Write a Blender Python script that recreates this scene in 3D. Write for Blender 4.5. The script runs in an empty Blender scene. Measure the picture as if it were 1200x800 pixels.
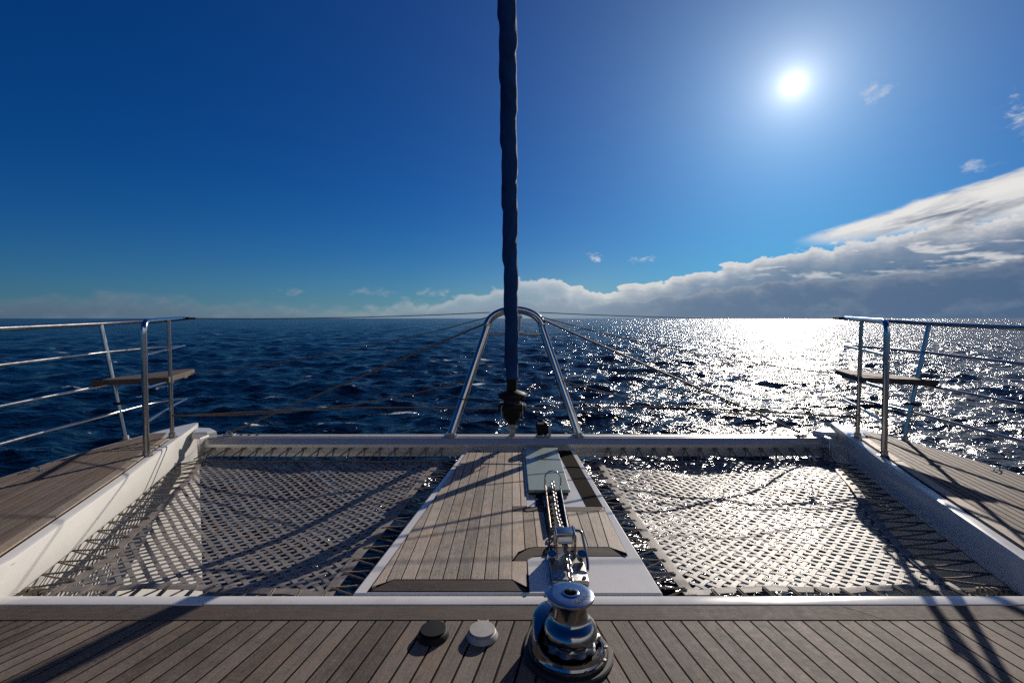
import bpy, math, random
import numpy as np
from mathutils import Vector, Matrix
random.seed(7); rng = np.random.default_rng(7)
R = math.radians
S = bpy.context.scene
COL = S.collection

# ------------------------------------------------------------------ camera
CAM_H, PITCH, FPX = 1.2, R(2.73), 567.0
cam = bpy.data.cameras.new('camera'); cam.lens = 17.0; cam.sensor_width = 36.0
cam.clip_start = 0.05; cam.clip_end = 120000
camo = bpy.data.objects.new('camera', cam); COL.objects.link(camo)
camo.location = (0, 0, CAM_H); camo.rotation_euler = (R(90) - PITCH, 0, 0)
S.camera = camo

# ------------------------------------------------------------------ sun, sky, exposure
SUN_AZ, SUN_EL = R(29.6), R(22.3)
SUN_DIR = Vector((math.sin(SUN_AZ)*math.cos(SUN_EL), math.cos(SUN_AZ)*math.cos(SUN_EL), math.sin(SUN_EL)))
sun = bpy.data.lights.new('sun', 'SUN'); sun.energy = 4.8; sun.angle = R(0.5); sun.color = (1.0, .90, .78)
suno = bpy.data.objects.new('sun', sun); COL.objects.link(suno)
suno.rotation_euler = (-SUN_DIR).to_track_quat('-Z', 'Y').to_euler()
S.view_settings.view_transform = 'Standard'; S.view_settings.look = 'None'
S.view_settings.exposure = 0.0; S.view_settings.gamma = 1.0
S.view_settings.use_curve_mapping = False
S.render.engine = 'CYCLES'
S.cycles.use_denoising = False; S.cycles.blur_glossy = 8.0
S.cycles.max_bounces = 6; S.cycles.glossy_bounces = 4; S.cycles.diffuse_bounces = 3
S.cycles.sample_clamp_indirect = 0.35
S.cycles.caustics_reflective = False; S.cycles.caustics_refractive = False
S.cycles.light_sampling_threshold = 0.0

class NT:
    """tiny node-graph writer: values may be sockets or numbers"""
    def __init__(s, tree): s.t = tree; s.n = tree.nodes; s.l = tree.links
    def node(s, typ, **kw):
        n = s.n.new(typ)
        for k, v in kw.items(): setattr(n, k, v)
        return n
    def put(s, sock, v):
        if isinstance(v, bpy.types.NodeSocket): s.l.new(v, sock)
        else: sock.default_value = v
    def m(s, op, *a, clamp=False):
        n = s.node('ShaderNodeMath', operation=op, use_clamp=clamp)
        for i, v in enumerate(a): s.put(n.inputs[i], v)
        return n.outputs[0]
    def add(s, a, b): return s.m('ADD', a, b)
    def sub(s, a, b): return s.m('SUBTRACT', a, b)
    def mul(s, a, b): return s.m('MULTIPLY', a, b)
    def exp(s, a): return s.m('EXPONENT', a)
    def smooth(s, x, a, b, o0=0., o1=1.):
        n = s.node('ShaderNodeMapRange', interpolation_type='SMOOTHSTEP')
        for i, v in enumerate((x, a, b, o0, o1)): s.put(n.inputs[i], v)
        return n.outputs[0]
    def mix(s, f, a, b, blend='MIX', clamp=True):
        n = s.node('ShaderNodeMix', data_type='RGBA', blend_type=blend, clamp_factor=clamp)
        s.put(n.inputs[0], f)
        for i, v in ((6, a), (7, b)):
            s.put(n.inputs[i], v if isinstance(v, bpy.types.NodeSocket) else (v[0], v[1], v[2], 1))
        return n.outputs[2]
    def xyz(s, x, y, z):
        n = s.node('ShaderNodeCombineXYZ')
        for i, v in enumerate((x, y, z)): s.put(n.inputs[i], v)
        return n.outputs[0]
    def vm(s, op, a, b):
        n = s.node('ShaderNodeVectorMath', operation=op)
        s.put(n.inputs[0], a); s.put(n.inputs[1], b)
        return n.outputs[0] if op != 'DOT_PRODUCT' else n.outputs[1]
    def noise(s, vec, scale, detail=4, rough=.55, dist=0., color=False):
        n = s.node('ShaderNodeTexNoise')
        if vec is not None: s.put(n.inputs['Vector'], vec)
        s.put(n.inputs['Scale'], scale); s.put(n.inputs['Detail'], detail)
        s.put(n.inputs['Roughness'], rough); s.put(n.inputs['Distortion'], dist)
        return n.outputs[1] if color else n.outputs[0]
    def ramp(s, x, stops, interp='LINEAR'):
        n = s.node('ShaderNodeValToRGB'); cr = n.color_ramp; cr.interpolation = interp
        while len(cr.elements) > 1: cr.elements.remove(cr.elements[-1])
        first = True
        for p, c in stops:
            e = cr.elements[0] if first else cr.elements.new(p)
            first = False; e.position = p
            e.color = (c, c, c, 1) if not hasattr(c, '__len__') else (*c, 1)
        s.put(n.inputs[0], x)
        return n.outputs[0]

def build_world():
    w = bpy.data.worlds.new('World'); S.world = w; w.use_nodes = True
    g = NT(w.node_tree); g.n.clear()
    out = g.node('ShaderNodeOutputWorld'); bg = g.node('ShaderNodeBackground')
    g.l.new(bg.outputs[0], out.inputs[0]); bg.inputs[1].default_value = 0.1
    sky = g.node('ShaderNodeTexSky', sky_type='NISHITA')
    sky.sun_disc = False; sky.sun_elevation = SUN_EL; sky.sun_rotation = SUN_AZ
    sky.altitude = 0; sky.air_density = 1.0; sky.dust_density = 0.35; sky.ozone_density = 4.0
    tc = g.node('ShaderNodeTexCoord'); d = tc.outputs['Generated']
    sp = g.node('ShaderNodeSeparateXYZ'); g.l.new(d, sp.inputs[0])
    x, y, z = sp.outputs
    az = g.mul(g.m('ARCTAN2', x, y), 57.2958)                 # degrees, right positive
    el = g.mul(g.m('ARCSINE', z), 57.2958)
    ca = g.m('ARCCOSINE', g.m('MINIMUM', g.vm('DOT_PRODUCT', d, tuple(SUN_DIR)), .9999999))
    sa = g.mul(ca, 57.2958)                                    # degrees from the sun
    # deep clear marine blue (dry air, polarised look)
    hs = g.node('ShaderNodeHueSaturation'); hs.inputs['Saturation'].default_value = 1.25
    g.l.new(sky.outputs[0], hs.inputs['Color'])
    col = g.mix(1.0, hs.outputs[0], (0.026, 0.262, 0.500), 'MULTIPLY')
    # --- low cloud banks: a tall far one, then a lower grey one in front
    t = g.m('DIVIDE', g.add(az, 90), 180.0)
    P = lambda a: (a + 90) / 180.
    topn = [(-90, 2.4), (-60, 2.5), (-41, 2.7), (-28, 1.9), (-18, 1.3), (-10, 1.9), (-4, 3.4), (1, 4.8), (5, 4.5), (9, 3.3),
            (13, 3.7), (18, 4.7), (24, 5.7), (29, 6.9), (33, 7.2), (40, 7.9), (47, 8.4), (60, 10), (90, 9)]
    top = g.mul(g.ramp(t, [(P(a), v/20.) for a, v in topn]), 20.0)
    soft = g.ramp(t, [(P(-30), .85), (P(-12), .40), (P(6), .12), (P(40), .16)])
    opac = g.ramp(t, [(P(-60), .70), (P(-25), .45), (P(-8), .52), (P(12), .86), (P(90), .95)])
    def bank(topv, seed, amp, de):
        e2 = g.add(el, de)
        v = g.xyz(g.mul(az, .40), g.mul(e2, .66), seed)
        n = g.add(g.mul(g.noise(v, 1.0, 8, .56, .15), .75), g.mul(g.noise(v, .35, 3, .5), .25))
        return g.sub(g.add(topv, g.mul(g.sub(n, .5), amp)), e2), n
    depth, n1 = bank(top, 3.7, 5.4, 0.0)
    up1, _ = bank(top, 3.7, 5.4, .55)                          # a little nearer the sun: thin there = bright here
    dA = g.mul(g.smooth(depth, 0.0, g.mul(soft, 2.2)), opac)
    rim = g.exp(g.mul(g.m('MAXIMUM', g.add(g.mul(depth, .45), g.mul(g.m('MAXIMUM', up1, 0.0), .75)), 0.0), -.95))
    v2 = g.xyz(g.mul(az, .11), g.mul(el, .55), 9.1)
    n2 = g.noise(v2, 1.5, 7, .6, .25)
    inner = g.mul(g.smooth(n2, .535, .66), g.smooth(el, 2.4, 5.0))
    litA = g.m('MAXIMUM', rim, g.mul(inner, .75))
    sidelit = g.ramp(t, [(P(-60), .10), (P(-25), .26), (P(-8), .62), (P(8), .90), (P(22), 1.0), (P(50), .9), (P(90), .6)])
    litA = g.mul(litA, sidelit)
    shade = g.ramp(t, [(P(-60), (.62, .90, 1.45)), (P(-22), (.95, 1.45, 2.2)), (P(-6), (2.1, 2.9, 3.9)), (P(6), (2.6, 3.4, 4.4)), (P(20), (1.35, 2.0, 3.1)), (P(48), (.66, 1.20, 2.30))])
    shade = g.mix(g.mul(g.sub(n1, .5), 1.6), shade, (3.4, 3.9, 4.6))
    cA = g.mix(litA, shade, (8.6, 8.2, 7.7))
    top2 = g.mul(top, g.ramp(t, [(P(-60), .45), (P(0), .52), (P(20), .58), (P(60), .6)]))
    depth2, n4 = bank(top2, 17.3, 4.2, 0.0)
    dA2 = g.mul(g.smooth(depth2, 0.0, g.mul(soft, 2.6)), g.ramp(t, [(P(-40), .0), (P(-10), .45), (P(8), .75), (P(60), .85)]))
    rim2 = g.mul(g.exp(g.mul(g.m('MAXIMUM', depth2, 0.0), -2.6)), g.mul(sidelit, .55))
    cA2 = g.mix(rim2, g.mix(.25, shade, (1.1, 1.7, 2.6)), (7.6, 7.3, 6.9))
    # --- streaming wedge of altostratus on the right
    e_up = g.add(8.2, g.mul(g.sub(az, 30.5), .262)); e_lo = g.add(7.6, g.mul(g.sub(az, 30.5), .035))
    v3 = g.xyz(g.mul(az, .17), g.mul(g.sub(el, g.mul(az, .20)), .85), 1.3)
    n3 = g.noise(v3, 1.0, 7, .6, .35)
    wob = g.mul(g.sub(n3, .5), 1.6)
    dB = g.mul(g.smooth(g.sub(g.add(e_up, wob), el), 0.0, .55), g.smooth(g.sub(el, g.add(e_lo, wob)), -.9, .7))
    dB = g.mul(dB, g.smooth(az, 29.5, 33.5))
    mid = g.smooth(n3, .36, .60)
    under = g.smooth(g.m('DIVIDE', g.sub(e_up, el), g.add(.3, g.sub(e_up, e_lo))), .25, .5, 0., 1.)
    under = g.mul(under, g.smooth(az, 34, 42))
    litB = g.m('SUBTRACT', g.add(.80, g.mul(mid, .4)), g.mul(under, g.sub(.75, g.mul(mid, .45))), clamp=True)
    cB = g.mix(litB, (1.5, 1.9, 2.7), (8.2, 8.0, 7.7))
    # --- small separate puffs and wisps
    n6 = g.noise(g.xyz(g.mul(az, .85), g.mul(el, 1.5), 31.0), 1.0, 7, .6, .2)
    def puff(a, e, ra, re, amp=1.0):
        q = g.add(g.m('POWER', g.m('DIVIDE', g.sub(az, a), ra), 2.0), g.m('POWER', g.m('DIVIDE', g.sub(el, e), re), 2.0))
        return g.mul(g.smooth(g.sub(g.add(g.exp(g.mul(q, -1.0)), g.mul(g.sub(n6, .5), 2.5)), .60), 0.0, .85), g.mul(amp, g.smooth(q, 3.0, 1.2)))
    puffs = [(-24.6, 2.75, 2.2, .6, .7), (-16.0, 3.0, 4.0, .8, .65), (-9, 2.9, 3.5, .9, .6), (9.6, 7.0, 1.6, .8, .8), (36.2, 20.3, 1.8, 1.5, .45), (46.8, 15.8, 2.6, 2.4, .6), (15.0, 6.6, 2.2, .6, .5), (43.5, 12.6, 1.6, .8, .5)]
    dC = None
    for p in puffs:
        q = puff(*p); dC = q if dC is None else g.m('MAXIMUM', dC, q)
    cC = g.mix(g.smooth(az, -20, 12), (2.2, 2.9, 3.8), (7.5, 7.4, 7.2))
    # haze veil near the horizon
    veil = g.mul(g.exp(g.mul(g.m('MAXIMUM', el, 0.0), -.28)), g.ramp(t, [(P(-60), .44), (P(-10), .58), (P(10), .65), (P(35), .2)]))
    veilc = g.ramp(t, [(P(-60), (1.25, 1.65, 2.6)), (P(-12), (2.6, 3.5, 4.4)), (P(8), (5.0, 5.3, 5.4)), (P(40), (2.0, 2.6, 3.4))])
    col = g.mix(veil, col, veilc)
    # scattered light round the sun
    glow = g.add(g.mul(g.exp(g.mul(sa, -1/12.)), 2.3), g.add(g.mul(g.exp(g.mul(sa, -1/3.4)), 4.6), g.mul(g.exp(g.mul(sa, -1/.9)), 11.0)))
    halo = g.mix(1.0, col, g.mix(1.0, g.xyz(glow, glow, glow), (1.0, .97, .90), 'MULTIPLY'), 'ADD')
    col = g.mix(dC, halo, cC)
    col = g.mix(dA, col, cA)
    col = g.mix(g.mul(dB, .95), col, cB)
    col = g.mix(dA2, col, cA2)
    disc = g.smooth(sa, 1.1, .4, 0.0, 14.0)
    col = g.mix(1.0, col, g.xyz(disc, disc, g.mul(disc, .95)), 'ADD')
    g.l.new(col, bg.inputs[0])
    w.cycles.sampling_method = 'MANUAL'; w.cycles.sample_map_resolution = 2048
build_world()

# ------------------------------------------------------------------ geometry helpers
def G(u, v, z):
    """point at height z seen at (u, v) of the 1200x800 survey picture"""
    a, b = (u-600)/FPX, (400-v)/FPX
    d = Vector((a, math.cos(PITCH)+b*math.sin(PITCH), b*math.cos(PITCH)-math.sin(PITCH)))
    k = (z-CAM_H)/d.z
    return Vector((d.x*k, d.y*k, z))
def D(u, v, Y):
    """point at distance Y seen at (u, v)"""
    a, b = (u-600)/FPX, (400-v)/FPX
    d = Vector((a, math.cos(PITCH)+b*math.sin(PITCH), b*math.cos(PITCH)-math.sin(PITCH)))
    k = Y/d.y
    return Vector((d.x*k, Y, CAM_H+d.z*k))

class MB:
    def __init__(s): s.v = []; s.f = []; s.uv = []; s.tint = []; s.flat = False
    def face(s, idx, uv=None, tint=0.5):
        s.f.append(tuple(idx)); s.uv.append(uv); s.tint.append(tint)
    def ring_loft(s, rings, closed_ring=True, cap0=True, cap1=True, closed_path=False, tint=.5):
        b = len(s.v); n = len(rings[0])
        for r in rings: s.v += [tuple(p) for p in r]
        m = len(rings); kk = m if closed_path else m-1
        for i in range(kk):
            for j in range(n if closed_ring else n-1):
                a, c = b+i*n+j, b+i*n+(j+1) % n
                i2 = (i+1) % m
                e, f = b+i2*n+(j+1) % n, b+i2*n+j
                s.face((a, c, e, f), tint=tint)
        if not closed_path:
            if cap0: s.face([b+j for j in range(n)][::-1], tint=tint)
            if cap1: s.face([b+(m-1)*n+j for j in range(n)], tint=tint)
    def tube(s, pts, r, n=12, closed=False, caps=True, flat=None):
        pts = [Vector(p) for p in pts]; m = len(pts)
        rs = r if hasattr(r, '__len__') else [r]*m
        T = []
        for i in range(m):
            a = pts[(i-1) % m] if closed or i > 0 else pts[i]
            b = pts[(i+1) % m] if closed or i < m-1 else pts[i]
            T.append((b-a).normalized())
        ref = Vector((0, 0, 1)) if abs(T[0].z) < .9 else Vector((0, 1, 0))
        u = T[0].cross(ref).normalized(); rings = []
        for i in range(m):
            u = (u - T[i]*u.dot(T[i])).normalized(); w = T[i].cross(u)
            rings.append([pts[i] + (u*math.cos(2*math.pi*k/n) + w*math.sin(2*math.pi*k/n))*rs[i] for k in range(n)])
        s.ring_loft(rings, cap0=caps, cap1=caps, closed_path=closed)
    def lathe(s, prof, c, n=40, axis=None):
        c = Vector(c); Q = Matrix.Identity(3) if axis is None else Vector(axis).to_track_quat('Z', 'Y').to_matrix()
        rings = [[c + Q @ Vector((r*math.cos(2*math.pi*k/n), r*math.sin(2*math.pi*k/n), z)) for k in range(n)] for r, z in prof]
        s.ring_loft(rings)
    def prism(s, poly, z0, z1, bev=0.0, uvdir=None, tint=.5, low=None):
        """poly: list of (x,y) ccw; z1 may be callable(x,y); bev = chamfer on the top edge"""
        P = [Vector((p[0], p[1])) for p in poly]
        ar = sum(P[i].x*P[(i+1) % len(P)].y - P[(i+1) % len(P)].x*P[i].y for i in range(len(P)))
        if ar < 0: P.reverse()
        s.flat = True
        zt = z1 if callable(z1) else (lambda x, y: z1)
        zb = z0 if callable(z0) else (lambda x, y: z0)
        rings = [[(p.x, p.y, zb(p.x, p.y)) for p in P]]
        if bev > 0:
            I = inset(P, bev); H = inset(P, bev*.3)
            rings.append([(p.x, p.y, zt(p.x, p.y)-bev) for p in P])
            rings.append([(q.x, q.y, zt(q.x, q.y)-bev*.3) for q in H])
            rings.append([(q.x, q.y, zt(q.x, q.y)) for q in I])
        else: rings.append([(p.x, p.y, zt(p.x, p.y)) for p in P])
        b = len(s.f); n0 = len(s.v)
        s.ring_loft(rings, tint=tint)
        if uvdir is not None:
            dx, dy = math.sin(uvdir), math.cos(uvdir); off = random.random()*50
            for k in range(b, len(s.f)):
                s.uv[k] = [(s.v[i][0]*dy - s.v[i][1]*dx + off, s.v[i][0]*dx + s.v[i][1]*dy + off*1.7) for i in s.f[k]]
    def box(s, c, size, rot=None, bev=0.0):
        c = Vector(c); hx, hy, hz = (q/2 for q in size); M = rot or Matrix.Identity(3)
        b = min(bev, hx*.9, hy*.9, hz*.9)
        if b <= 0: prof = [(0, -hz), (0, hz)]
        else: prof = [(b, -hz), (b*.3, -hz+b*.3), (0, -hz+b), (0, hz-b), (b*.3, hz-b*.3), (b, hz)]
        rings = []
        for ins, zz in prof:
            x, y = hx-ins, hy-ins
            if b > 0:
                k = b*.5
                pts = [(-x, -y+k), (-x+k, -y), (x-k, -y), (x, -y+k), (x, y-k), (x-k, y), (-x+k, y), (-x, y-k)]
            else: pts = [(-x, -y), (x, -y), (x, y), (-x, y)]
            rings.append([c + M @ Vector((p[0], p[1], zz)) for p in pts])
        s.ring_loft(rings)
    def build(s, name, mat, parent=None, loc=None, smooth=None):
        o0 = Vector(loc) if loc is not None else (Vector(parent['_loc']) if parent is not None and '_loc' in parent else Vector((0, 0, 0)))
        me = bpy.data.meshes.new(name)
        me.from_pydata([tuple(Vector(p)-o0) for p in s.v], [], s.f)
        if any(u is not None for u in s.uv):
            ul = me.uv_layers.new(name='plank'); flat = []
            for f, u in zip(s.f, s.uv): flat += [c for q in (u or [(0, 0)]*len(f)) for c in q]
            ul.data.foreach_set('uv', flat)
        at = me.attributes.new('tint', 'FLOAT', 'FACE'); at.data.foreach_set('value', s.tint)
        me.materials.append(mat)
        if smooth is None: smooth = 12 if s.flat else 35
        if smooth:
            me.shade_smooth(); me.set_sharp_from_angle(angle=R(smooth))
        me.validate()
        o = bpy.data.objects.new(name, me); COL.objects.link(o)
        if parent is not None: o.parent = parent; o['_loc'] = tuple(o0)
        else: o.location = o0; o['_loc'] = tuple(o0)
        return o

def inset(P, d):
    n = len(P); out = []
    for i in range(n):
        a, b, c = P[i-1], P[i], P[(i+1) % n]
        e1, e2 = (b-a).normalized(), (c-b).normalized()
        n1, n2 = Vector((-e1.y, e1.x)), Vector((-e2.y, e2.x))
        m = (n1+n2)
        m = m.normalized() if m.length > 1e-6 else n1
        k = d/max(.35, m.dot(n1))
        out.append(b + m*k)
    return out
def clip_half(poly, p, nrm):
    out = []
    for i in range(len(poly)):
        a, b = poly[i-1], poly[i]
        da = (a[0]-p[0])*nrm[0]+(a[1]-p[1])*nrm[1]; db = (b[0]-p[0])*nrm[0]+(b[1]-p[1])*nrm[1]
        if (da >= 0) != (db >= 0):
            t = da/(da-db); out.append((a[0]+(b[0]-a[0])*t, a[1]+(b[1]-a[1])*t))
        if db >= 0: out.append(b)
    return out
def area(P): return .5*sum(P[i-1][0]*P[i][1]-P[i][0]*P[i-1][1] for i in range(len(P)))
def clean(P):
    out = []
    for p in P:
        if not out or math.hypot(p[0]-out[-1][0], p[1]-out[-1][1]) > 1e-4: out.append(p)
    if len(out) > 1 and math.hypot(out[0][0]-out[-1][0], out[0][1]-out[-1][1]) < 1e-4: out.pop()
    return out
def planks(mb, region, lines, z0, z1, gap=.0060, bev=.0014):
    """lines: ordered seams (x at y0, y0, angle); a plank fills the region between each pair"""
    for (xa, ya, ta), (xb, yb, tb) in zip(lines[:-1], lines[1:]):
        P = clip_half(region, (xa+gap/2, ya), (math.cos(ta), -math.sin(ta)))
        P = clip_half(P, (xb-gap/2, yb), (-math.cos(tb), math.sin(tb))) if P else P
        P = clean(P)
        if len(P) >= 3 and abs(area(P)) > 2e-4:
            mb.prism(P, z0, z1, bev=bev, uvdir=(ta+tb)/2, tint=random.random())
def fillet(pts, r, n=7):
    pts = [Vector(p) for p in pts]; out = [pts[0]]
    for a, b, c in zip(pts[:-2], pts[1:-1], pts[2:]):
        d1, d2 = (a-b), (c-b)
        k = min(r, d1.length*.49, d2.length*.49)
        p, q = b+d1.normalized()*k, b+d2.normalized()*k
        for i in range(n+1):
            t = i/n; out.append(p*(1-t)**2 + b*2*t*(1-t) + q*t*t)
    return out+[pts[-1]]
def spline(pts, n=10):
    pts = [Vector(p) for p in pts]; out = []
    for i in range(len(pts)-1):
        p0, p1, p2, p3 = pts[max(i-1, 0)], pts[i], pts[i+1], pts[min(i+2, len(pts)-1)]
        for k in range(n):
            t = k/n
            out.append(.5*((2*p1)+(p2-p0)*t+(2*p0-5*p1+4*p2-p3)*t*t+(3*p1-p0-3*p2+p3)*t**3))
    return out+[pts[-1]]
def sagline(a, b, sag, n=24):
    a, b = Vector(a), Vector(b)
    return [a.lerp(b, i/n) - Vector((0, 0, sag*4*(i/n)*(1-i/n))) for i in range(n+1)]

def tag(o, label=None, cat=None, group=None, kind=None):
    if label: o['label'] = label
    if cat: o['category'] = cat
    if group: o['group'] = group
    if kind: o['kind'] = kind
    return o
def thing(name, loc, label, cat, group=None):
    o = bpy.data.objects.new(name, None); COL.objects.link(o); o.empty_display_size = .1
    o.location = loc; o['_loc'] = tuple(loc)
    return tag(o, label, cat, group)

# ------------------------------------------------------------------ materials
def mat(name, base, rough=.5, metal=0., spec=.5, var=0., vscale=8., bump=0., bscale=60., coat=0., rvar=0., grime=False):
    m = bpy.data.materials.new(name); m.use_nodes = True
    g = NT(m.node_tree); b = g.n['Principled BSDF']
    tc = g.node('ShaderNodeTexCoord'); ob = tc.outputs['Object']
    b.inputs['Base Color'].default_value = (*base, 1); b.inputs['Roughness'].default_value = rough
    b.inputs['Metallic'].default_value = metal; b.inputs['Specular IOR Level'].default_value = spec
    b.inputs['Coat Weight'].default_value = coat
    if var:
        n = g.noise(ob, vscale, 6, .6)
        g.put(b.inputs['Base Color'], g.mix(g.smooth(n, .3, .7), [c*(1-var) for c in base], [min(1, c*(1+var)) for c in base]))
    if grime:
        st = g.noise(ob, 1.6, 7, .7, .6); sc = g.noise(g.vm('MULTIPLY', ob, (3.0, 1.0, 7.0)), 5.0, 4, .6, .8)
        prev = b.inputs['Base Color'].links[0].from_socket
        c = g.mix(g.smooth(st, .50, .74, 0., .34), prev, (.36, .32, .26))
        c = g.mix(g.smooth(sc, .735, .775, 0., .8), c, (.10, .09, .08))
        g.put(b.inputs['Base Color'], c)
    if rvar:
        n = g.noise(ob, vscale*1.7, 5, .6)
        g.put(b.inputs['Roughness'], g.add(rough, g.mul(g.sub(n, .5), rvar*2)))
    if bump:
        bp = g.node('ShaderNodeBump'); bp.inputs['Strength'].default_value = 1.0; bp.inputs['Distance'].default_value = bump
        g.put(bp.inputs['Height'], g.noise(ob, bscale, 4, .6)); g.l.new(bp.outputs[0], b.inputs['Normal'])
    return m
def teak(name, base, rough=.62, contrast=.3):
    m = bpy.data.materials.new(name); m.use_nodes = True
    g = NT(m.node_tree); b = g.n['Principled BSDF']
    uv = g.node('ShaderNodeUVMap', uv_map='plank').outputs[0]
    sp = g.node('ShaderNodeSeparateXYZ'); g.l.new(uv, sp.inputs[0])
    at = g.node('ShaderNodeAttribute', attribute_name='tint').outputs['Fac']
    tcn = g.node('ShaderNodeTexCoord'); ob = tcn.outputs['Object']
    grain = g.noise(g.xyz(g.mul(sp.outputs[0], 120.), g.mul(sp.outputs[1], 8.), 0.), 1.0, 5, .65, .4)
    fleck = g.noise(g.xyz(g.mul(sp.outputs[0], 210.), g.mul(sp.outputs[1], 90.), 2.), 1.0, 3, .6)
    figure = g.noise(g.xyz(g.mul(sp.outputs[0], 30.), g.mul(sp.outputs[1], 2.2), 5.), 1.0, 5, .6, 1.2)
    stain = g.noise(ob, 3.2, 6, .65, .3)
    wear = g.noise(ob, 26., 6, .75)
    val = g.add(g.mul(g.sub(at, .5), .75), g.add(g.mul(g.sub(grain, .5), 1.1), g.mul(g.sub(figure, .5), .55)))
    val = g.add(val, g.add(g.mul(g.sub(stain, .5), 1.15), g.add(g.mul(g.sub(fleck, .5), 1.5), g.mul(g.sub(wear, .5), 1.0))))
    f = g.m('ADD', .5, g.mul(val, contrast*2.2), clamp=True)
    c = g.mix(f, [q*.48 for q in base], [min(1, q*1.55) for q in base])
    warm = g.noise(ob, 5.0, 3, .5)
    c = g.mix(g.smooth(warm, .42, .72, 0., .55), c, g.mix(1.0, c, (1.12, .95, .78), 'MULTIPLY'))
    g.put(b.inputs['Base Color'], c)
    g.put(b.inputs['Roughness'], g.add(rough, g.mul(g.sub(wear, .5), .35)))
    b.inputs['Specular IOR Level'].default_value = .35
    bp = g.node('ShaderNodeBump'); bp.inputs['Strength'].default_value = 1.0; bp.inputs['Distance'].default_value = .0011
    g.put(bp.inputs['Height'], g.add(grain, g.mul(fleck, .7))); g.l.new(bp.outputs[0], b.inputs['Normal'])
    return m
M = {
 'teak_fore': teak('weathered_teak', (.120, .096, .078), rough=.72, contrast=.46),
 'teak_walk': teak('silvered_teak', (.295, .250, .203), contrast=.42),
 'teak_edge': teak('dark_teak_with_border_shade', (.078, .062, .053), rough=.78, contrast=.4),  # dark teak; on the walkway borders the tone also carries painted shade
 'teak_hull': teak('side_deck_teak', (.125, .097, .076), rough=.7),
 'teak_pale': teak('pale_teak_margin', (.30, .25, .195), contrast=.25),
 'caulk': mat('black_caulk', (.004, .004, .004), .8, spec=.08),
 'gel': mat('white_gelcoat', (.66, .645, .61), .22, var=.035, vscale=2.5, rvar=.10, coat=.25, grime=True),
 'paint': mat('beam_alloy', (.72, .69, .62), .27, .7, var=.05, vscale=6, rvar=.06),
 'plate': mat('pale_beam_plate', (.42, .40, .36), .5, spec=.3, var=.08, vscale=20),
 'alu': mat('anodised_alloy', (.62, .62, .61), .36, 1.0, rvar=.12, vscale=12),
 'steel': mat('polished_stainless', (.52, .51, .49), .17, 1.0, rvar=.07, vscale=14),
 'chrome': mat('chromed_bronze', (.36, .35, .34), .16, 1.0, rvar=.08, vscale=25),  # base darkened to stand for dark reflections of the unseen cabin
 'bronze': mat('dark_bronze_flange', (.075, .066, .058), .40, .8, var=.3, vscale=40, rvar=.1),
 'worn': mat('worn_steel', (.42, .40, .37), .34, 1.0, var=.3, vscale=40, rvar=.15, bump=.0006, bscale=180),
 'brown': mat('brown_steel', (.38, .28, .20), .42, .7, var=.3, vscale=25),
 'black': mat('black_plastic', (.006, .006, .006), .6, spec=.2, var=.3, vscale=30),
 'rubber': mat('black_rubber_gasket', (.022, .020, .018), .62, var=.3, vscale=20),
 'whiteplast': mat('white_plastic', (.34, .32, .30), .55, var=.1, vscale=30),
 'web': mat('grey_webbing', (.195, .176, .160), .52, spec=.36, var=.22, vscale=9, bump=.0012, bscale=240, rvar=.1),
 'hem': mat('grey_hem_webbing', (.190, .170, .155), .58, spec=.28, var=.25, vscale=14, bump=.0014, bscale=150),
 'cord': mat('grey_lashing_cord', (.150, .122, .098), .7, var=.3, vscale=40, bump=.0012, bscale=300),
 'rope': mat('tan_rope', (.12, .092, .07), .75, var=.25, vscale=30, bump=.0015, bscale=260),
 'rope_dark': mat('dark_furling_line', (.03, .03, .035), .8, var=.4, vscale=60),
 'wire': mat('stainless_wire', (.13, .115, .10), .6, .3),
 'bluecloth': mat('blue_cover_cloth', (.0062, .040, .135), .8, spec=.2, var=.25, vscale=5, bump=.004, bscale=22),
 'nonskid': mat('brown_nonskid', (.016, .012, .0095), .95, spec=.04, var=.35, vscale=60, bump=.0015, bscale=420),
 'mark': mat('dark_lettering', (.02, .016, .018), .6),
}
def glass_mat():
    m = bpy.data.materials.new('frosted_green_glass'); m.use_nodes = True
    g = NT(m.node_tree); b = g.n['Principled BSDF']
    b.inputs['Base Color'].default_value = (.29, .365, .32, 1); b.inputs['Roughness'].default_value = .38
    b.inputs['Coat Weight'].default_value = .2; b.inputs['Coat Roughness'].default_value = .06
    b.inputs['Transmission Weight'].default_value = .25
    return m
M['glass'] = glass_mat()

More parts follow.
